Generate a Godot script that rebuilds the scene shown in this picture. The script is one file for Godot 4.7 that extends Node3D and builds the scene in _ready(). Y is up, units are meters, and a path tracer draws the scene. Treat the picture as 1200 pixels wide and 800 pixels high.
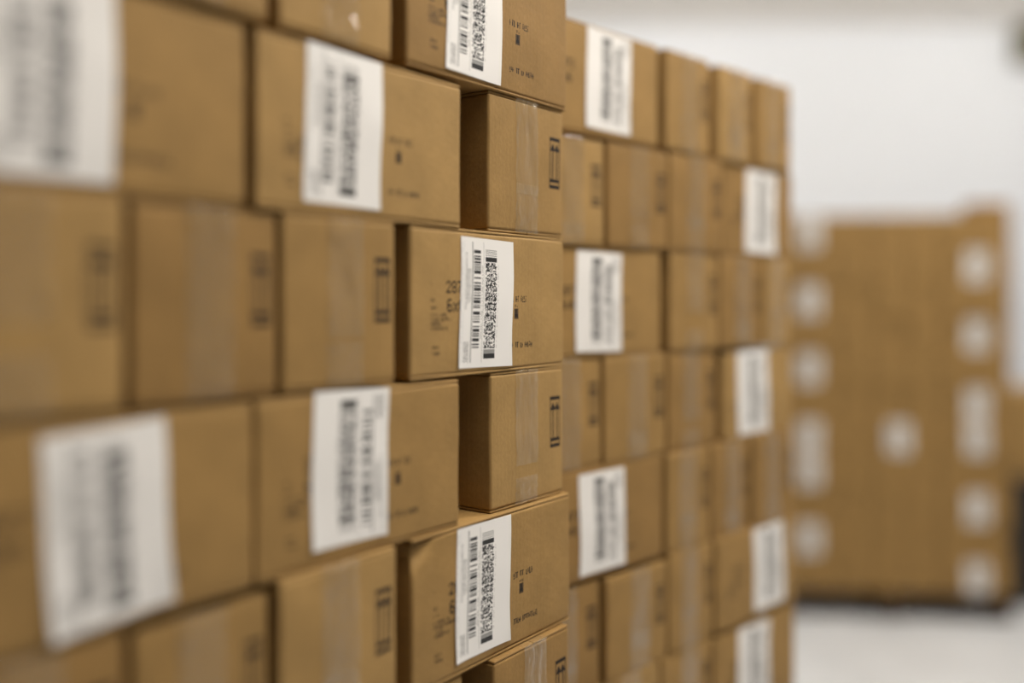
extends Node3D
# A warehouse: two stacks of brown cartons on pallets, seen close along their faces; a third stack far behind.

const FPX := 1110.0          # focal length in pixels of a 1200 x 800 frame
const EYE := 1.535           # lens height above the floor
const PITCH := 0.165         # height of one row of cartons
const BASE := 0.131          # top of the pallets
const ROWS := 11
const BOARD := 0.003         # thickness of the corrugated board

# cartons squashed lower than their row, by their place in the lists below
const SAG := {6: 0.005, 7: 0.006, 14: 0.004, 15: 0.003, 11: 0.002, 18: 0.009, 17: 0.003, 21: 0.005, 55: 0.007, 56: 0.004, 66: 0.009, 71: 0.006, 72: 0.008, 78: 0.008}

var mat := {}
var names := {}
var body_cache := {}
var rng := RandomNumberGenerator.new()
var wave := FastNoiseLite.new()
var fine := FastNoiseLite.new()


func _ready() -> void:
	rng.seed = 7
	wave.seed = 3; wave.frequency = 9.0; wave.fractal_octaves = 2
	fine.seed = 5; fine.frequency = 60.0; fine.fractal_octaves = 2
	camera_and_light()
	materials()
	room()
	near_stack()
	next_stack()
	far_stack()
	corner_things()
	wall_box()


# ------------------------------------------------------------------ camera, light
func camera_and_light() -> void:
	var c := Camera3D.new()
	c.name = "camera"
	add_child(c)
	c.position = Vector3(0, EYE, 0)
	c.projection = Camera3D.PROJECTION_FRUSTUM
	c.near = 0.05
	c.far = 60.0
	c.size = 2.0 * c.near * 400.0 / FPX
	c.frustum_offset = Vector2(0, -48.0 / FPX * c.near)
	var a := CameraAttributesPhysical.new()
	a.frustum_focal_length = 32.4
	a.exposure_aperture = 0.62
	a.frustum_focus_distance = 1.13
	c.attributes = a
	c.current = true
	var w := WorldEnvironment.new()
	w.name = "environment"
	var e := Environment.new()
	e.background_mode = Environment.BG_COLOR
	e.background_color = Color(0.02, 0.02, 0.02)
	e.tonemap_mode = Environment.TONE_MAPPER_LINEAR
	e.tonemap_exposure = 1.97
	e.sdfgi_enabled = true
	e.ssao_enabled = true
	e.ssil_enabled = true
	w.environment = e
	add_child(w)
	# hanging panels: [x, height, z, energy, tilt towards the back wall, turn]
	for l in [[0.74, 3.45, -0.54, 2.05, 0, -36], [1.66, 3.45, -2.05, 2.8, 0, 45], [2.4, 3.45, -4.2, 2.0, 0, 0], [1.5, 3.95, -6.1, 1.5, 92, 0], [4.6, 3.95, -6.1, 1.5, 92, 0], [-1.6, 3.95, -6.1, 1.4, 92, 0]]:
		ceiling_lamp(Vector3(l[0], l[1], l[2]), l[3], l[4], l[5])


func ceiling_lamp(at: Vector3, energy: float, tilt: float, turn: float) -> void:
	var t := thing("ceiling_light", "white rectangular ceiling light panel outside the picture over the stacks", "lamp", at, 0.0, "ceiling light panels")
	t.rotation_degrees = Vector3(tilt, turn, 0)
	var hm := StandardMaterial3D.new()
	hm.albedo_color = Color(0.85, 0.85, 0.83)
	hm.roughness = 0.5
	var g := StandardMaterial3D.new()
	g.albedo_color = Color(0.9, 0.9, 0.88)
	g.emission_enabled = true
	g.emission = Color(1, 0.95, 0.86)
	g.emission_energy_multiplier = 2.0
	part("housing", slab(1.5, 0.06, 0.62, 0.01), hm, t, Vector3(0, -0.03, 0))
	for k in [-1, 1]:
		var up := Vector3.UP.rotated(Vector3.RIGHT, -t.rotation.x)
		part("cord", slab(0.012, 4.152 - at.y, 0.012, 0.002), hm, t, Vector3(k * 0.6, 0, 0) + up * (4.148 - at.y) / 2, Vector3(-t.rotation.x, 0, 0))
	part("diffuser", slab(1.4, 0.012, 0.54, 0.003), g, t, Vector3(0, -0.066, 0))
	var a := AreaLight3D.new()
	a.name = "panel_light"
	a.area_size = Vector2(1.4, 0.54)
	a.light_color = Color(1, 0.98, 0.952)
	a.light_energy = energy
	a.area_range = 30.0
	a.area_attenuation = 2.0
	a.shadow_enabled = true
	a.position = Vector3(0, -0.078, 0)
	a.rotation_degrees.x = -90
	t.add_child(a)


# ------------------------------------------------------------------ naming
func numbered(n: String) -> String:
	var k: int = names.get(n, 0)
	names[n] = k + 1
	return n if k == 0 else "%s_%03d" % [n, k]


func thing(called: String, label: String, category: String, at: Vector3, turn := 0.0, group := "") -> Node3D:
	var o := Node3D.new()
	o.name = numbered(called)
	add_child(o)
	o.position = at
	o.rotation.y = turn
	o.set_meta("label", label)
	o.set_meta("category", category)
	if group != "":
		o.set_meta("group", group)
	return o


func part(called: String, m: Mesh, material, parent: Node3D, at := Vector3.ZERO, turn := Vector3.ZERO) -> MeshInstance3D:
	var o := MeshInstance3D.new()
	o.name = called
	o.mesh = m
	if material is Array:
		for k in material.size():
			o.set_surface_override_material(k, material[k])
	else:
		o.material_override = material
	o.position = at
	o.rotation = turn
	parent.add_child(o, true)
	return o


func structure(called: String, m: Mesh, material: Material, at: Vector3, label: String, category: String) -> MeshInstance3D:
	var o := part(called, m, material, self, at)
	o.set_meta("kind", "structure")
	o.set_meta("label", label)
	o.set_meta("category", category)
	return o


# ------------------------------------------------------------------ textures
func texture_of(im: Image) -> ImageTexture:
	im.generate_mipmaps()
	return ImageTexture.create_from_image(im)


func board_image(w: int, h: int, metres_w: float, metres_h: float, sd: int) -> Image:
	# kraft paper: blotches, short fibres, faint upright flutes
	var n1 := FastNoiseLite.new()
	n1.seed = sd; n1.frequency = 14.0; n1.fractal_octaves = 3
	var n2 := FastNoiseLite.new()
	n2.seed = sd + 1; n2.frequency = 260.0; n2.fractal_octaves = 2
	var r := RandomNumberGenerator.new()
	r.seed = sd
	var bytes := PackedByteArray()
	bytes.resize(w * h * 3)
	var k := 0
	for y in h:
		var py := metres_h * y / h
		for x in w:
			var px := metres_w * x / w
			var v := 1.0 + 0.06 * n1.get_noise_2d(px, py) + 0.045 * n2.get_noise_2d(px * 1.6, py * 0.55) + r.randf_range(-0.035, 0.035)
			v += 0.010 * sin(px * TAU / 0.0072)
			bytes[k] = int(clampf(167.0 * v, 0, 255))
			bytes[k + 1] = int(clampf(136.0 * v, 0, 255))
			bytes[k + 2] = int(clampf(85.0 * (v * 1.05 - 0.05), 0, 255))
			k += 3
	return Image.create_from_data(w, h, false, Image.FORMAT_RGB8, bytes)


func ink(im: Image, x0: float, y0: float, w: float, h: float, strength := 0.85, tone := Color(0.12, 0.09, 0.07)) -> void:
	for y in range(maxi(0, int(y0)), mini(im.get_height(), int(y0 + h))):
		for x in range(maxi(0, int(x0)), mini(im.get_width(), int(x0 + w))):
			im.set_pixel(x, y, im.get_pixel(x, y).lerp(tone, strength))


func digits(im: Image, text: String, x0: float, y0: float, cell: float, strength := 0.8) -> void:
	var font := {"2": "0111010001000010001000100010001111 1", "8": "01110100011000101110100011000101110", "7": "11111000010001000100010000100001000", "6": "01110100001000011110100011000101110", "x": "00000000001000101010001000101010001"}
	for ch in text:
		if font.has(ch):
			var bits: String = font[ch].replace(" ", "")
			for k in 35:
				if bits[k] == "1":
					ink(im, x0 + (k % 5) * cell, y0 + (k / 5) * cell * 1.25, cell + 1.6, cell * 1.25 + 1.6, strength)
		x0 += cell * 6.2


func small_print(im: Image, x0: float, y0: float, w: float, h: float, r: RandomNumberGenerator, strength := 0.92) -> void:
	# print too small to read in the photograph: rows of little strokes
	var x := x0
	while x < x0 + w:
		var s := h * r.randf_range(0.25, 0.5)
		if r.randf() < 0.86:
			var part_h := h * r.randf_range(0.55, 1.0)
			ink(im, x, y0 + (h - part_h) * r.randf(), maxf(1.0, s * 0.65), part_h, strength * r.randf_range(0.7, 1.0))
			ink(im, x, y0 + h * [0.0, 0.45, 0.85][r.randi() % 3], s, maxf(1.0, h * 0.16), strength)
		x += s * 1.15


func side_print(sd: int) -> ImageTexture:
	var w := 1024
	var h := 560
	var im := board_image(w, h, 0.305, 0.165, sd)
	var r := RandomNumberGenerator.new()
	r.seed = sd * 3 + 1
	digits(im, "2872", 0.195 * w, 0.35 * h, 5.4, 0.97)
	digits(im, "6x6", 0.2 * w, 0.475 * h, 5.8, 0.97)
	ink(im, 0.11 * w, 0.37 * h, 6, 6, 0.5)
	small_print(im, 0.11 * w, 0.475 * h, 22, 14, r)
	small_print(im, 0.11 * w, 0.525 * h, 30, 14, r)
	for k in 4:
		small_print(im, 0.113 * w, (0.575 + 0.031 * k) * h, [84, 118, 50, 92][k], 14, r)
	small_print(im, 0.12 * w, 0.80 * h, 36, 13, r)
	small_print(im, 0.12 * w, 0.838 * h, 40, 15, r)
	# right of the label
	small_print(im, 0.585 * w, 0.455 * h, 128, 26, r, 0.8)
	small_print(im, 0.625 * w, 0.52 * h, 30, 13, r, 0.8)
	ink(im, 0.625 * w, 0.55 * h, 30, 44, 0.6)
	ink(im, 0.634 * w, 0.558 * h, 10, 26, 0.85)
	ink(im, 0.630 * w, 0.592 * h, 20, 14, 0.85)
	small_print(im, 0.59 * w, 0.805 * h, 70, 24, r, 0.85)
	small_print(im, 0.668 * w, 0.805 * h, 84, 24, r, 0.85)
	scuffs(im, r)
	return texture_of(im)


func scuffs(im: Image, r: RandomNumberGenerator) -> void:
	# pale rubbed streaks
	for k in 9:
		var c := Vector2(r.randf() * im.get_width(), r.randf() * im.get_height())
		var d := Vector2.RIGHT.rotated(r.randf_range(-0.5, 1.9))
		var n := int(r.randf_range(25, 80))
		for j in n:
			var q := c + d * j * 1.5
			ink(im, q.x, q.y, 3, 2, 0.16 * sin(PI * j / n), Color(0.80, 0.68, 0.5))


func end_print(sd: int) -> ImageTexture:
	var w := 512
	var h := 545
	var im := board_image(w, h, 0.155, 0.165, sd)
	# this-way-up mark: two arrows on a double bar within a tall frame
	var x0 := 0.80 * w
	var x1 := 0.95 * w
	var y0 := 0.22 * h
	var y1 := 0.63 * h
	ink(im, x0, y0, x1 - x0, 16, 0.95)
	ink(im, x0, y1 - 16, x1 - x0, 16, 0.95)
	ink(im, x0, y1 - 42, x1 - x0, 15, 0.95)
	ink(im, x0, y0, 6, y1 - y0, 0.8)
	ink(im, x1 - 6, y0, 6, y1 - y0, 0.8)
	for k in 2:
		var cx: float = lerpf(x0, x1, 0.3 + 0.4 * k)
		for j in 34:
			var half := minf(17.0, 20.0 * (j + 1) / 34.0)
			ink(im, cx - half, y0 + 26 + j, 2.0 * half, 1.01, 0.95)
		ink(im, cx - 4, y0 + 58, 8, y1 - y0 - 100, 0.85)
	var r := RandomNumberGenerator.new()
	r.seed = sd
	scuffs(im, r)
	return texture_of(im)


func label_image(sd: int) -> ImageTexture:
	var w := 400
	var h := 600
	var im := Image.create_empty(w, h, false, Image.FORMAT_RGB8)
	im.fill(Color(0.93, 0.915, 0.895))
	var r := RandomNumberGenerator.new()
	r.seed = sd
	var black := Color(0.07, 0.065, 0.06)
	# narrow columns of tiny print at the left edge
	ink(im, 0.055 * w, 0.03 * h, 1.5, 0.93 * h, 0.35, black)
	var y := 0.05 * h
	while y < 0.95 * h:
		if r.randf() < 0.6:
			ink(im, 0.02 * w, y, 3, r.randf_range(2, 7), 0.4, black)
		y += 7
	for col in 6:
		y = (0.24 if col > 1 else 0.12) * h
		while y < (0.50 if col > 1 else 0.55) * h:
			ink(im, (0.085 + 0.018 * col) * w, y, 4, r.randf_range(2, 6), 0.42, black)
			y += r.randf_range(4, 8)
	for col in 5:
		y = 0.80 * h
		while y < 0.955 * h:
			ink(im, (0.08 + 0.02 * col) * w, y, 5, r.randf_range(2, 6), 0.5, black)
			y += r.randf_range(4, 8)
	# rule, bar code, rule
	ink(im, 0.205 * w, 0.035 * h, 5, 0.925 * h, 0.85, black)
	y = 0.095 * h
	while y < 0.875 * h:
		var t: float = [4, 5, 6, 7, 10, 15][r.randi() % 6]
		ink(im, 0.235 * w, y, 0.125 * w, t, 0.97, black)
		y += t + float([4, 4, 5, 7, 10, 16][r.randi() % 6])
	ink(im, 0.415 * w, 0.03 * h, 2, 0.93 * h, 0.5, black)
	y = 0.2 * h
	while y < 0.8 * h:
		if r.randf() < 0.6:
			ink(im, 0.385 * w, y, 5, 4, 0.55, black)
		y += 7
	# stacked two-dimensional code between its start and stop bars
	for k in 4:
		ink(im, 0.45 * w, (0.085 + 0.014 * k) * h, 0.215 * w, 3, 0.6, black)
	ink(im, 0.45 * w, 0.142 * h, 0.215 * w, 0.038 * h, 0.95, black)
	var cells := 14
	var cw := 0.215 * w / cells
	for j in 78:
		for i in cells:
			var gap := j % 9 == 8
			if r.randf() < (0.15 if gap else 0.56):
				ink(im, 0.45 * w + i * cw, 0.186 * h + j * 0.00855 * h, cw + 0.5, 0.00855 * h + 0.5, 0.96, black)
	ink(im, 0.45 * w, 0.862 * h, 0.215 * w, 0.03 * h, 0.42, black)
	ink(im, 0.45 * w, 0.894 * h, 0.215 * w, 0.04 * h, 0.95, black)
	y = 0.2 * h
	while y < 0.85 * h:
		if r.randf() < 0.7:
			ink(im, 0.69 * w, y, 4, r.randf_range(2, 5), 0.4, black)
		y += 7
	return texture_of(im)


func noise_texture(sd: int, freq: float, normal: bool, size := 512, bump := 6.0) -> NoiseTexture2D:
	var n := FastNoiseLite.new()
	n.seed = sd
	n.frequency = freq
	n.fractal_octaves = 4
	var t := NoiseTexture2D.new()
	t.width = size
	t.height = size
	t.seamless = true
	t.noise = n
	t.as_normal_map = normal
	t.bump_strength = bump
	return t


func materials() -> void:
	var plain := texture_of(board_image(512, 512, 0.155, 0.155, 40))
	var sides := [side_print(11), side_print(23)]
	var ends := [end_print(31), end_print(37)]
	var relief := noise_texture(8, 0.03, true, 512, 3.0)
	for k in 3:
		var tint: Color = [Color(0.93, 0.90, 0.86), Color(0.98, 0.96, 0.94), Color(0.88, 0.84, 0.79)][k]
		for kind in ["plain", "side0", "side1", "end0", "end1"]:
			var m := StandardMaterial3D.new()
			m.resource_name = "cardboard_%s_%d" % [kind, k]
			m.albedo_color = tint
			m.roughness = 0.72
			m.metallic_specular = 0.35
			if kind == "plain":
				m.albedo_texture = plain
				m.uv1_triplanar = true
				m.uv1_scale = Vector3.ONE * 6.4
			else:
				m.albedo_texture = (sides if kind.begins_with("side") else ends)[int(kind.right(1))]
			m.normal_enabled = true
			m.normal_texture = relief
			m.normal_scale = 0.2
			mat["%s_%d" % [kind, k]] = m
	for k in 4:
		var m := StandardMaterial3D.new()
		m.resource_name = "label_paper_%d" % k
		m.albedo_texture = label_image(100 + k)
		m.roughness = 0.5
		mat["label%d" % k] = m
	var tape := StandardMaterial3D.new()
	tape.resource_name = "clear_tape"
	tape.transparency = BaseMaterial3D.TRANSPARENCY_ALPHA
	tape.albedo_color = Color(0.84, 0.73, 0.54, 0.14)
	tape.roughness = 0.12
	tape.normal_enabled = true
	tape.normal_texture = noise_texture(15, 0.012, true, 512, 10.0)
	tape.normal_scale = 0.7
	mat.tape = tape
	var wood := StandardMaterial3D.new()
	wood.albedo_color = Color(0.50, 0.37, 0.24)
	wood.roughness = 0.85
	wood.albedo_texture = noise_texture(19, 0.02, false, 256)
	wood.uv1_triplanar = true
	wood.uv1_scale = Vector3(1.5, 14, 14)
	mat.wood = wood


# ------------------------------------------------------------------ shapes
func lines_for(size: float, r: float, n: int) -> PackedFloat32Array:
	var a := PackedFloat32Array()
	var h := size / 2
	for v in [-h, -h + 0.35 * r]:
		a.append(v)
	for k in n + 1:
		a.append(lerpf(-h + r, h - r, float(k) / n))
	for v in [h - 0.35 * r, h]:
		a.append(v)
	return a


# where the paper of a carton really lies: bulge, slack and knocks. size = (w, h, d), p on the rounded box
func slack(p: Vector3, size: Vector3, sd: float, dent: Vector3, amount: float) -> Vector3:
	var u := clampf(p.x / size.x, -0.5, 0.5)
	var v := clampf(p.y / size.y, -0.5, 0.5)
	var w := clampf(p.z / size.z, -0.5, 0.5)
	var o := Vector3.ZERO
	var q := p + Vector3(sd * 3.7, sd * 1.9, sd * 5.3)
	o.z += amount * (0.0011 * cos(PI * u) * cos(PI * v) + 0.0009 * wave.get_noise_3dv(q)) * clampf(p.z / size.z * 4.0, -1, 1)
	o.x += amount * (0.0007 * cos(PI * w) * cos(PI * v) + 0.0006 * wave.get_noise_3dv(q + Vector3(9, 0, 0))) * clampf(p.x / size.x * 4.0, -1, 1)
	o.y += amount * 0.0005 * wave.get_noise_3dv(q + Vector3(0, 0, 17)) * (0.5 - absf(v)) * 2.0
	if dent != Vector3.ZERO:
		var c := Vector3(dent.x * size.x, dent.y * size.y, dent.z * size.z) * 0.5
		var far := (p - c).length()
		var k := exp(-far * far / 0.0006)
		o += -Vector3(dent.x, dent.y * 0.55, dent.z * 1.25) * 0.0085 * k * (1.0 + 0.5 * fine.get_noise_3dv(q))
	return o


func on_box(p: Vector3, size: Vector3, r: float, sd: float, dent: Vector3, amount: float) -> Vector3:
	var lim := size / 2 - Vector3.ONE * r
	var q := p.clamp(-lim, lim)
	var d := p - q
	var s := q + d.normalized() * r if d.length() > 1e-9 else q
	return s + slack(s, size, sd, dent, amount)


# six faces; surface 0 is every face but the front, surface 1 the front (+z) with its own 0..1 picture
func carton_body(size: Vector3, sd: float, dent := Vector3.ZERO, fineness := 9, amount := 1.0) -> ArrayMesh:
	var key := "%.3f %.3f %.3f %.2f %s %d" % [size.x, size.y, size.z, sd, dent, fineness]
	if body_cache.has(key):
		return body_cache[key]
	var r := 0.0035
	var out := ArrayMesh.new()
	var frames := [[Vector3.BACK, Vector3.RIGHT, Vector3.UP], [Vector3.FORWARD, Vector3.LEFT, Vector3.UP], [Vector3.RIGHT, Vector3.FORWARD, Vector3.UP], [Vector3.LEFT, Vector3.BACK, Vector3.UP], [Vector3.UP, Vector3.RIGHT, Vector3.FORWARD], [Vector3.DOWN, Vector3.RIGHT, Vector3.BACK]]
	for surf in 2:
		var st := SurfaceTool.new()
		st.begin(Mesh.PRIMITIVE_TRIANGLES)
		var first := 0
		for f in ([frames[0]] if surf == 1 else frames.slice(1)):
			var n: Vector3 = f[0]
			var du: Vector3 = f[1]
			var dv: Vector3 = f[2]
			var us := lines_for(absf(size.dot(du.abs())), r, fineness if n != Vector3.FORWARD else 2)
			var vs := lines_for(absf(size.dot(dv.abs())), r, fineness if n != Vector3.FORWARD else 2)
			var off := n * absf(size.dot(n.abs())) / 2
			for v in vs:
				for u in us:
					var p := off + du * u + dv * v
					var e := 0.0004
					var a := on_box(p, size, r, sd, dent, amount)
					var b := on_box(p + du * e, size, r, sd, dent, amount) - on_box(p - du * e, size, r, sd, dent, amount)
					var c := on_box(p + dv * e, size, r, sd, dent, amount) - on_box(p - dv * e, size, r, sd, dent, amount)
					var nn := b.cross(c)
					st.set_normal(nn.normalized() if nn.length() > 1e-12 else n)
					st.set_uv(Vector2(u / us[us.size() - 1] * 0.5 + 0.5, 0.5 - v / vs[vs.size() - 1] * 0.5))
					st.add_vertex(a)
			var m := us.size()
			for j in vs.size() - 1:
				for i in m - 1:
					var k := first + j * m + i
					for t in [k, k + m + 1, k + 1, k, k + m, k + m + 1]:
						st.add_index(t)
			first += m * vs.size()
		st.generate_tangents()
		st.commit(out)
	body_cache[key] = out
	return out


# a board with chamfered edges, centred
func slab(w: float, h: float, d: float, c: float) -> ArrayMesh:
	var key := "slab %.4f %.4f %.4f %.4f" % [w, h, d, c]
	if body_cache.has(key):
		return body_cache[key]
	var st := SurfaceTool.new()
	st.begin(Mesh.PRIMITIVE_TRIANGLES)
	var s := Vector3(w, h, d) / 2
	c = minf(c, 0.45 * minf(w, minf(h, d)))
	var pts := []
	# every corner gives three points, one for each face
	for i in 8:
		var g := Vector3(1 if i & 1 else -1, 1 if i & 2 else -1, 1 if i & 4 else -1)
		pts.append([g * Vector3(s.x, s.y - c, s.z - c), g * Vector3(s.x - c, s.y, s.z - c), g * Vector3(s.x - c, s.y - c, s.z)])
	var quad := func(a: Vector3, b: Vector3, e: Vector3, f: Vector3) -> void:
		var n := (b - a).cross(e - a).normalized()
		if n.dot(a + b + e + f) < 0:
			var t := b
			b = f
			f = t
			n = -n
		for p in [a, e, b, a, f, e]:
			st.set_normal(n)
			st.set_uv(Vector2(p.x + p.z, p.y))
			st.add_vertex(p)
	for axis in 3:
		var o1 := 1 << ((axis + 1) % 3)
		var o2 := 1 << ((axis + 2) % 3)
		for sgn in 2:
			var b0 := (1 << axis) if sgn else 0
			quad.call(pts[b0][axis], pts[b0 | o1][axis], pts[b0 | o1 | o2][axis], pts[b0 | o2][axis])
		for k in 4:   # the chamfer along this axis
			var b1 := (o1 if k & 1 else 0) | (o2 if k & 2 else 0)
			var hi := b1 | (1 << axis)
			quad.call(pts[b1][(axis + 1) % 3], pts[hi][(axis + 1) % 3], pts[hi][(axis + 2) % 3], pts[b1][(axis + 2) % 3])
	for i in 8:
		var a: Vector3 = pts[i][0]
		var b: Vector3 = pts[i][1]
		var e: Vector3 = pts[i][2]
		var n := (b - a).cross(e - a).normalized()
		if n.dot(a + b + e) < 0:
			var t := b
			b = e
			e = t
			n = -n
		for p in [a, e, b]:
			st.set_normal(n)
			st.set_uv(Vector2(p.x + p.z, p.y))
			st.add_vertex(p)
	var m := st.commit()
	body_cache[key] = m
	return m


# a sheet of points laid on something: at(u, v) gives the place; u, v in 0..1, v downwards
func sheet(nu: int, nv: int, at: Callable, uv: Callable) -> ArrayMesh:
	var st := SurfaceTool.new()
	st.begin(Mesh.PRIMITIVE_TRIANGLES)
	for j in nv + 1:
		for i in nu + 1:
			var u := float(i) / nu
			var v := float(j) / nv
			var a: Vector3 = at.call(u, v)
			var du: Vector3 = at.call(minf(u + 0.01, 1), v) - at.call(maxf(u - 0.01, 0), v)
			var dv: Vector3 = at.call(u, minf(v + 0.01, 1)) - at.call(u, maxf(v - 0.01, 0))
			st.set_normal(dv.cross(du).normalized())
			st.set_uv(uv.call(u, v))
			st.add_vertex(a)
	for j in nv:
		for i in nu:
			var k := j * (nu + 1) + i
			for t in [k, k + 1, k + nu + 2, k, k + nu + 2, k + nu + 1]:
				st.add_index(t)
	st.generate_tangents()
	return st.commit()


# ------------------------------------------------------------------ cartons
# o: kind "side" (long face out) or "end" (taped end out), w, d; optional label, dent, tape, flip, tilt ...
func carton(where: Vector3, turn: float, o: Dictionary) -> Node3D:
	var kind: String = o.kind
	var w: float = o.w
	var d: float = o.d
	var t := thing("carton", o.label, "carton", where, turn, o.get("group", ""))
	var sag: float = o.get("sag", 0.0)   # a carton squashed a little lower than its row
	var size := Vector3(w, PITCH - 2 * BOARD - 0.0008 - sag, d)
	var sd: float = o.get("seed", 0.0)
	var dent: Vector3 = o.get("dent", Vector3.ZERO)
	var tone: int = o.get("tone", 0)
	var far: bool = o.get("far", false)
	var amount := 0.4 if far else 1.0
	var mid := Vector3(0, PITCH / 2 - 0.0004 - sag / 2, 0)
	var plain: Material = mat["plain_%d" % tone]
	part("body", carton_body(size, sd, dent, 2 if far else 9, amount), [plain, mat["%s%d_%d" % [kind, int(sd) % 2, tone]]], t, mid)
	if o.get("hidden", false):
		for s in [1, -1]:
			part("flap_board", slab(w - 0.001, BOARD, d - 0.001, 0.001), plain, t, mid + Vector3(0, s * (size.y + BOARD) / 2, 0))
		return t
	# the long flaps that close the carton above and below, meeting in the middle
	for s in [1, -1]:
		for k in [1, -1]:
			var fs := Vector2(w - 0.0012, d / 2 - 0.0011) if kind == "side" else Vector2(w / 2 - 0.0011, d - 0.0012)
			var at := Vector3(0, s * (size.y + BOARD) / 2, k * d / 4) if kind == "side" else Vector3(k * w / 4, s * (size.y + BOARD) / 2, 0)
			part("flap", slab(fs.x, BOARD, fs.y, 0.0009), plain, t, mid + at)
	if o.has("paper"):
		shipping_label(t, size, mid, sd, dent, amount, o.paper)
	if kind == "end" and not far:
		tape(t, size, mid, sd, dent, amount, o.get("tape", 0.7))
	return t


# p: {x, y: centre from the carton's middle; turn; flip; lift; look}
func shipping_label(t: Node3D, size: Vector3, mid: Vector3, sd: float, dent: Vector3, amount: float, p: Dictionary) -> void:
	var lw: float = p.get("w", 0.100)
	var lh: float = p.get("h", 0.148)
	var flip: bool = p.get("flip", false)
	var lift: float = p.get("lift", 0.0015)
	var turn: float = deg_to_rad(p.get("turn", 0.0))
	var at := func(u: float, v: float) -> Vector3:
		var a := Vector2((u - 0.5) * lw, (0.5 - v) * lh).rotated(turn) + Vector2(p.x, p.y)
		a.x += 0.0012 * sin(v * 5.0 + sd)
		var b := Vector3(a.x, a.y, size.z / 2)
		var s := b + slack(b, size, sd, dent, amount)
		s.z += 0.0004 + lift * pow(absf(u - 0.5) * 2.0, 6.0) * pow(v, 3.0) + 0.00025 * (1.0 + sin(v * 9.0 + sd * 2.0 + u * 3.0))
		return mid + s
	var uv := func(u: float, v: float) -> Vector2:
		return Vector2(1 - u, 1 - v) if flip else Vector2(u, v)
	part("shipping_label", sheet(12, 18, at, uv), mat["label%d" % int(p.get("look", 0))], t)


func tape(t: Node3D, size: Vector3, mid: Vector3, sd: float, dent: Vector3, amount: float, reach: float) -> void:
	var tw := 0.046
	var cx := 0.006 * sin(sd * 2.3)
	var top := size.y / 2 + BOARD
	for down in [false, true]:
		var length: float = size.y * (reach if not down else 0.30 + 0.1 * sin(sd * 5.0))
		var sgn := -1.0 if down else 1.0
		var at := func(u: float, v: float) -> Vector3:
			# along the strip: 10 mm on the flaps, over the fold, down the end
			var g: float = v * (length + 0.012) if not down else 0.0125 + v * length
			var x := cx + (u - 0.5) * tw + (0.0007 * sin(v * 20.0 + sd))
			var y: float
			var z: float
			if g < 0.009:
				y = top + 0.00025
				z = size.z / 2 - 0.009 + g
			elif g < 0.0125:
				var q := (g - 0.009) / 0.0035 * PI / 2
				y = top + 0.00025 - 0.0022 * (1 - cos(q))
				z = size.z / 2 + 0.0022 * sin(q) * 0.6
			else:
				y = top - 0.002 - (g - 0.0125)
				z = size.z / 2
			var b := Vector3(x, y * sgn, z)
			if g > 0.006:
				b += slack(Vector3(x, clampf(y, -size.y / 2, size.y / 2) * sgn, size.z / 2), size, sd, dent, amount)
				b.z += 0.0007 if not down else 0.00045
				var near := exp(-pow((g - 0.022) / 0.014, 2.0))
				b.z += (0.0003 + 0.0026 * near) * (0.5 + 0.5 * fine.get_noise_3d(x * 1.3 + sd * 2.0, y * 0.5, sd)) * smoothstep(0.0, 0.12, u) * smoothstep(0.0, 0.12, 1.0 - u)
			return mid + b
		var uv := func(u: float, v: float) -> Vector2:
			return Vector2(u * 0.35 + sd * 0.37, v * 0.22 + sd * 0.21)
		part("tape", sheet(10, 44, at, uv), mat.tape, t)


func ordinal(k: int) -> String:
	return ["first", "second", "third", "fourth", "fifth", "sixth", "seventh", "eighth", "ninth", "tenth", "eleventh"][k]


# one row of a stack. frame: {dir angle (rotation.y), D: distance of the face from the lens, name, group}
func place(frame: Dictionary, row: int, s0: float, s1: float, o: Dictionary) -> Node3D:
	var turn: float = frame.turn
	var basis_ := Basis(Vector3.UP, turn)
	var gap := 0.0008
	o.w = s1 - s0 - gap
	o.d = o.get("d", 0.150 if o.kind == "side" else 0.300)
	var out: float = o.get("out", 0.0)
	var back: float = o.get("back", 0.0)
	var at := basis_ * Vector3((s0 + s1) / 2, 0, -float(frame.D) - o.d / 2 + out - back)
	at.y = BASE + PITCH * (ROWS - row)
	return carton(at + frame.get("origin", Vector3.ZERO), turn + deg_to_rad(o.get("yaw", 0.0)), o)


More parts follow.
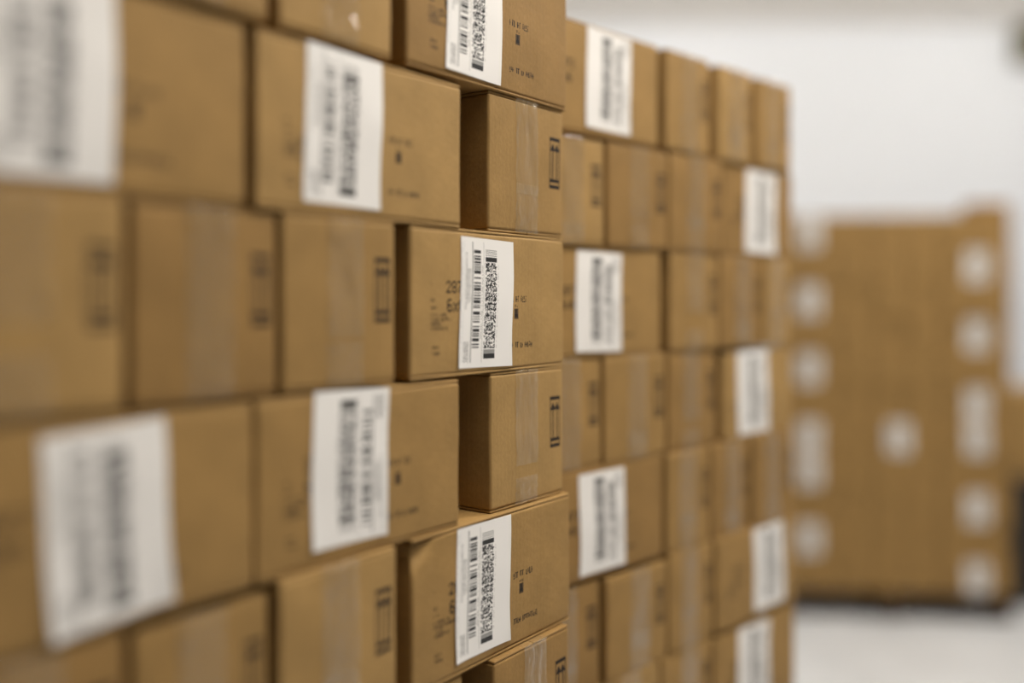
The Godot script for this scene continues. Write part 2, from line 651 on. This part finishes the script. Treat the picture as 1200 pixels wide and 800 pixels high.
func near_stack() -> void:
	var fr := {"turn": deg_to_rad(90.0 - 36.12), "D": 0.6715}
	var g := "cartons of the near stack"
	# [row, from, to, kind, out mm, yaw, dent, paper [x, y, turn, flip, look, lift], label]
	var up_l := Vector3(-1, 1, 1)
	var rows := [
		[1, 0.090, 0.243, "end", 0, 0, 0, [], "brown carton end under the picture's top edge, above the leftmost large white label"],
		[1, 0.247, 0.397, "end", 2, 0, 0, [], "brown carton end in the near top row, second left of the taped one"],
		[1, 0.401, 0.549, "end", 4, 0.3, 0, [], "taped carton end in the near top row, just left of the pale tape strip"],
		[1, 0.563, 0.709, "end", 3, -0.3, 0, [], "taped carton end above the blurred label, left of the topmost sharp label"],
		[1, 0.730, 1.037, "side", 3, 0, 0, [-0.040, -0.001, -1.0, false, 0, 0.001], "sharp labelled carton at the top right corner of the near stack"],
		[2, 0.232, 0.528, "side", 0, 0, 0, [-0.025, 0.002, 0.0, false, 1, 0.001], "labelled carton at the upper left, its very large label cut by the picture's edge"],
		[2, 0.536, 0.820, "side", 3, 0, 0, [-0.036, 0.005, -1.0, false, 2, 0.001], "labelled carton of the second near row, left of the upper dark gap"],
		[2, 0.876, 1.033, "end", 0, -0.6, 0, [], "taped carton end right of the upper dark gap, with arrows mark"],
		[3, 0.105, 0.256, "end", 0, 0, 0, [], "brown carton end of the third near row at the picture's left edge"],
		[3, 0.260, 0.412, "end", 2, 0.4, 0, [], "blurred carton end with arrows mark under the very large upper left label"],
		[3, 0.418, 0.562, "end", 0, 0.3, 0, [], "blurred taped carton end, third from the right in the third near row"],
		[3, 0.567, 0.714, "end", 3, -0.5, 0, [], "taped carton end with arrows mark, just left of the sharp middle label's carton"],
		[3, 0.737, 1.034, "side", 1, 0.2, 0, [-0.017, -0.001, -1.3, false, 0, 0.0012], "sharp labelled carton in the middle of the picture between two dark gaps"],
		[4, 0.250, 0.5338, "side", 4, 0, 0, [0.007, 0.000, 3.6, false, 3, 0.003], "labelled carton at the lower left with a tilted, strongly blurred label"],
		[4, 0.5358, 0.816, "side", 4, 0, 0, [-0.026, 0.008, -1.6, true, 1, 0.0015], "labelled carton left of the lower dark gap, its label upside down"],
		[4, 0.879, 1.033, "end", 0, -0.4, 0, [], "taped carton end right of the lower dark gap, with arrows mark"],
		[5, 0.255, 0.412, "end", 3, 0, 0, [], "blurred carton end at the picture's bottom left corner"],
		[5, 0.418, 0.550, "end", 3, 0.3, 0, [], "blurred carton end under the tilted label, with arrows mark at right"],
		[5, 0.559, 0.710, "end", 9, -0.5, 0, [], "taped carton end below the upside down label, sharp arrows mark"],
		[5, 0.734, 1.039, "side", 7, 0, up_l, [-0.031, 0.005, -0.6, false, 0, 0.002], "sharp labelled carton at the bottom with a crushed upper left corner"],
		[6, 0.246, 0.533, "side", 3, 0, 0, [], "brown carton of the sixth near row below the bottom left corner"],
		[6, 0.537, 0.823, "side", 3, 0, 0, [], "brown carton showing a sliver at the bottom edge, left of the lowest gap"],
		[6, 0.866, 1.024, "end", 15, -0.3, 0, [], "taped carton end at the picture's bottom edge under the lowest sharp label"],
	]
	var k := 0
	for r in rows:
		k += 1
		var o := {"kind": r[3], "out": r[4] * 0.001, "yaw": r[5], "seed": float(k), "tone": [0, 1, 0, 0, 1, 2][k % 6], "label": r[8], "group": g, "sag": SAG.get(k, 0.0), "tape": [0.72, 0.95, 0.6, 0.82][k % 4]}
		if r[6] is Vector3:
			o.dent = r[6]
		if r[7].size():
			var q: Array = r[7]
			o.paper = {"x": q[0], "y": q[1], "turn": q[2], "flip": q[3], "look": q[4], "lift": q[5]}
		place(fr, r[0], r[1], r[2], o)
		if r[3] == "side" and r[0] < 7:   # the carton behind it, which carries the rows above
			place(fr, r[0], r[1], r[2], {"kind": "side", "out": 0.0, "back": 0.156, "d": 0.144, "hidden": true, "seed": 1.0, "label": "plain brown carton in the near stack that no view here shows", "group": "cartons hidden in the near stack", "far": true})
	for row in range(7, 12):
		for s in ([[0.246, 0.533, "side"], [0.537, 0.823, "side"], [0.876, 1.033, "end"]] if row % 2 == 0 else [[0.26, 0.41, "end"], [0.418, 0.55, "end"], [0.559, 0.71, "end"], [0.734, 1.037, "side"]]):
			place(fr, row, s[0], s[1], {"kind": s[2], "d": 0.30, "hidden": true, "seed": 1.0, "label": "plain brown carton in the near stack that no view here shows", "group": "cartons hidden in the near stack", "far": true})
	pallet(fr, 0.05, 1.05, 0.42, "wooden pallet under the near stack")


func next_stack() -> void:
	var fr := {"turn": deg_to_rad(45.0), "D": 0.915}
	var rows := [
		[1, [0.945, 1.250, "side", [0.025, 0.004]], [1.265, 1.392, "end"], [1.420, 1.527, "end"], [1.549, 1.672, "end"]],
		[2, [0.956, 1.108, "end"], [1.116, 1.272, "end"], [1.278, 1.436, "end"], [1.442, 1.684, "side", [0.006, 0.0]]],
		[3, [0.955, 1.258, "side", [-0.006, 0.0]], [1.280, 1.425, "end"], [1.433, 1.574, "end"], [1.583, 1.678, "end"]],
		[4, [0.956, 1.108, "end"], [1.115, 1.270, "end"], [1.277, 1.420, "end"], [1.445, 1.684, "side", [-0.022, 0.004]]],
		[5, [0.958, 1.262, "side", [-0.002, 0.0]], [1.270, 1.394, "end"], [1.404, 1.528, "end"], [1.536, 1.678, "end"]],
		[6, [0.956, 1.107, "end"], [1.112, 1.268, "end"], [1.272, 1.402, "end"], [1.412, 1.692, "side", [0.036, 0.004]]],
		[7, [0.956, 1.105, "end"], [1.113, 1.250, "end"], [1.256, 1.400, "end"], [1.408, 1.688, "side", [-0.012, 0.0]]],
	]
	var k := 50
	for r in rows:
		var n := 0
		for b in r.slice(1):
			k += 1
			var side: bool = b[2] == "side"
			var look := "labelled carton" if side else "taped carton end"
			var place_words: String = ["at the near end of", "second along", "third along", "at the far end of"][n]
			var text := "%s %s the second stack's %s row from the top" % [look, place_words, ordinal(r[0] - 1)]
			var o := {"kind": b[2], "out": rng.randf_range(-0.004, 0.005), "yaw": rng.randf_range(-0.8, 0.8), "seed": float(k), "tone": rng.randi() % 3, "label": text, "group": "cartons of the second stack", "sag": SAG.get(k, 0.0), "tape": rng.randf_range(0.6, 0.95)}
			if side:
				o.paper = {"x": b[3][0], "y": b[3][1], "turn": rng.randf_range(-1.5, 1.0), "flip": true, "look": k % 4, "w": 0.106, "h": 0.150}
			place(fr, r[0], b[0], b[1], o)
			if side:
				place(fr, r[0], b[0], b[1], {"kind": "side", "back": 0.158, "d": 0.142, "hidden": true, "seed": 1.0, "label": "plain brown carton in the second stack that no view here shows", "group": "cartons hidden in the second stack", "far": true})
			n += 1
	for row in range(8, 12):
		for s in [[0.956, 1.108, "end"], [1.115, 1.270, "end"], [1.277, 1.405, "end"], [1.412, 1.69, "side"]]:
			place(fr, row, s[0], s[1], {"kind": s[2], "d": 0.30, "hidden": true, "seed": 1.0, "label": "plain brown carton in the second stack that no view here shows", "group": "cartons hidden in the second stack", "far": true})
	pallet(fr, 0.94, 1.70, 0.42, "wooden pallet under the second stack")


func far_stack() -> void:
	var fr := {"turn": deg_to_rad(-6.0), "D": 0.0, "origin": Vector3(1.847, 0, -4.556)}
	var k := 90
	for row in range(1, 12):
		var i := row - 1
		var cells := []
		if i == 6:
			cells = [[-0.56, -0.252, "side", 0.0], [-0.247, -0.100, "end"], [-0.094, 0.212, "side", -0.045], [0.218, 0.528, "side", 0.0]]
		elif i in [0, 2, 4, 7, 9]:
			cells = [[-0.56, -0.252, "side", 0.0]]
			for c in 5:
				cells.append([-0.247 + 0.1555 * c, -0.247 + 0.1555 * c + 0.152, "end"])
		else:
			for c in 5:
				cells.append([-0.56 + 0.1555 * c, -0.56 + 0.1555 * c + 0.152, "end"])
			cells.append([0.219, 0.528, "side", 0.0])
		var n := 0
		for c in cells:
			k += 1
			var side: bool = c[2] == "side"
			var text := "%s, %s from the left in the far stack's %s row from the top" % ["labelled far carton" if side else "brown carton end", ordinal(n), ordinal(i)]
			var o := {"kind": c[2], "out": rng.randf_range(-0.004, 0.006), "yaw": rng.randf_range(-0.5, 0.5), "seed": float(k % 6), "tone": 0, "label": text, "group": "cartons of the far stack", "far": true}
			if side:
				o.paper = {"x": c[3], "y": 0.0, "turn": 0.0, "flip": k % 2 == 0, "look": k % 4}
			place(fr, row, c[0], c[1], o)
			n += 1
	pallet(fr, -0.565, 0.533, 0.9, "wooden pallet under the far stack")
	# a low carton left lying on its top right corner
	var t := thing("flat_carton", "low brown carton lying on the far stack's top right corner", "carton", Vector3(1.847, 0, -4.556) + Basis(Vector3.UP, fr.turn) * Vector3(0.44, 0, -0.09) + Vector3(0, BASE + PITCH * ROWS, 0), fr.turn)
	part("body", carton_body(Vector3(0.17, 0.052, 0.15), 2.0, Vector3.ZERO, 3), [mat.plain_2, mat.plain_2], t, Vector3(0, 0.0265, 0))
	for s in [1, -1]:
		part("flap", slab(0.168, 0.003, 0.0735, 0.001), mat.plain_2, t, Vector3(0, 0.054, s * 0.0375))


func pallet(fr: Dictionary, s0: float, s1: float, depth: float, label: String) -> void:
	var b := Basis(Vector3.UP, fr.turn)
	var at: Vector3 = b * Vector3((s0 + s1) / 2, 0, -float(fr.D) - depth / 2 + 0.012) + fr.get("origin", Vector3.ZERO)
	at.y = 0
	var t := thing("pallet", label, "pallet", at, fr.turn)
	var w := s1 - s0
	var n := maxi(3, int(depth / 0.12))
	for k in n:
		part("deck_board", slab(w, 0.018, depth / n - 0.03, 0.002), mat.wood, t, Vector3(0, BASE - 0.009, -depth / 2 - 0.02 + (depth - 0.04) * (k + 0.5) / n))
	for k in 3:
		part("stringer", slab(0.085, 0.095, depth, 0.002), mat.wood, t, Vector3(lerpf(-w / 2 + 0.043, w / 2 - 0.043, k / 2.0), 0.0655, 0))
	for k in 3:
		part("bottom_board", slab(w, 0.018, 0.09, 0.002), mat.wood, t, Vector3(0, 0.009, lerpf(-depth / 2 + 0.05, depth / 2 - 0.11, k / 2.0)))


# ------------------------------------------------------------------ things at the right edge
func corner_things() -> void:
	var dark := StandardMaterial3D.new()
	dark.albedo_color = Color(0.10, 0.10, 0.10)
	dark.roughness = 0.6
	var steel := StandardMaterial3D.new()
	steel.albedo_color = Color(0.5, 0.5, 0.5)
	steel.metallic = 0.9
	steel.roughness = 0.35
	var at := Vector3(2.52 + 0.30, 0, -4.98)
	var t := thing("cabinet", "black steel cabinet at the picture's right edge beside the far stack", "cabinet", at)
	part("body", slab(0.60, 0.60, 0.45, 0.006), dark, t, Vector3(0, 0.34, 0))
	for s in [-1, 1]:
		var d := part("door", slab(0.292, 0.575, 0.016, 0.003), dark, t, Vector3(s * 0.148, 0.34, 0.233))
		part("handle", slab(0.012, 0.12, 0.02, 0.004), steel, d, Vector3(-s * 0.115, 0.06, 0.017))
		for z in [-1, 1]:
			part("foot", slab(0.05, 0.04, 0.05, 0.004), dark, t, Vector3(s * 0.26, 0.02, z * 0.19))
	var c := thing("carton", "large brown carton standing on the black cabinet at the right edge", "carton", at + Vector3(0.0, 0.64, 0))
	part("body", carton_body(Vector3(0.58, 0.43, 0.42), 4.0, Vector3.ZERO, 4), [mat.plain_1, mat.plain_1], c, Vector3(0, 0.215, 0))
	for s in [1, -1]:
		part("flap", slab(0.578, 0.003, 0.208, 0.001), mat.plain_1, c, Vector3(0, 0.4315, s * 0.105))


func wall_box() -> void:
	var olive := StandardMaterial3D.new()
	olive.albedo_color = Color(0.42, 0.40, 0.30)
	olive.roughness = 0.5
	var t := thing("junction_box", "small dark box high on the white wall in the top right corner", "box", Vector3(4.87, 4.13, -9.0))
	part("case", slab(0.24, 0.36, 0.13, 0.008), olive, t, Vector3(0, -0.19, 0.065))
	part("cover", slab(0.20, 0.32, 0.012, 0.004), olive, t, Vector3(0, -0.19, 0.136))


# ------------------------------------------------------------------ the room
func room() -> void:
	var white := StandardMaterial3D.new()
	white.albedo_color = Color(0.945, 0.94, 0.93)
	white.roughness = 0.9
	white.normal_enabled = true
	white.normal_texture = noise_texture(51, 0.05, true, 256, 2.0)
	white.normal_scale = 0.15
	white.uv1_triplanar = true
	var cream := white.duplicate()
	cream.albedo_color = Color(0.97, 0.95, 0.925)
	var concrete := StandardMaterial3D.new()
	concrete.albedo_color = Color(0.90, 0.915, 0.94)
	concrete.albedo_texture = texture_of(concrete_image())
	concrete.uv1_triplanar = true
	concrete.uv1_scale = Vector3.ONE * 0.4
	concrete.roughness = 0.42
	var grey := white.duplicate()
	grey.albedo_color = Color(0.42, 0.41, 0.40)
	white.albedo_color = Color(0.92, 0.935, 0.96)
	var x0 := -4.5
	var x1 := 6.5
	var z0 := -9.0
	var z1 := 4.0
	var top := 4.15
	var cx := (x0 + x1) / 2
	var cz := (z0 + z1) / 2
	structure("floor", slab(x1 - x0 + 0.4, 0.2, z1 - z0 + 0.4, 0.002), concrete, Vector3(cx, -0.1, cz), "pale smooth concrete warehouse floor", "floor")
	structure("ceiling", slab(x1 - x0 + 0.4, 0.2, z1 - z0 + 0.4, 0.002), cream, Vector3(cx, top + 0.1, cz), "cream painted warehouse ceiling", "ceiling")
	structure("wall_back", slab(x1 - x0, top, 0.2, 0.002), white, Vector3(cx, top / 2, z0 - 0.1), "bright white painted wall behind the far stack", "wall")
	structure("wall_front", slab(x1 - x0, top, 0.2, 0.002), grey, Vector3(cx, top / 2, z1 + 0.1), "grey wall behind the viewer", "wall")
	structure("wall_left", slab(0.2, top, z1 - z0, 0.002), grey, Vector3(x0 - 0.1, top / 2, cz), "grey wall left of the stacks", "wall")
	structure("wall_right", slab(0.2, top, z1 - z0, 0.002), white, Vector3(x1 + 0.1, top / 2, cz), "white wall right of the stacks", "wall")


func concrete_image() -> Image:
	var n := FastNoiseLite.new()
	n.seed = 77; n.frequency = 0.012; n.fractal_octaves = 5
	var bytes := PackedByteArray()
	var r := RandomNumberGenerator.new()
	r.seed = 5
	for y in 512:
		for x in 512:
			var v := clampf(0.93 + 0.05 * n.get_noise_2d(x, y) + r.randf_range(-0.012, 0.012), 0, 1)
			bytes.append(int(255 * v))
			bytes.append(int(253 * v))
			bytes.append(int(249 * v))
	return Image.create_from_data(512, 512, false, Image.FORMAT_RGB8, bytes)
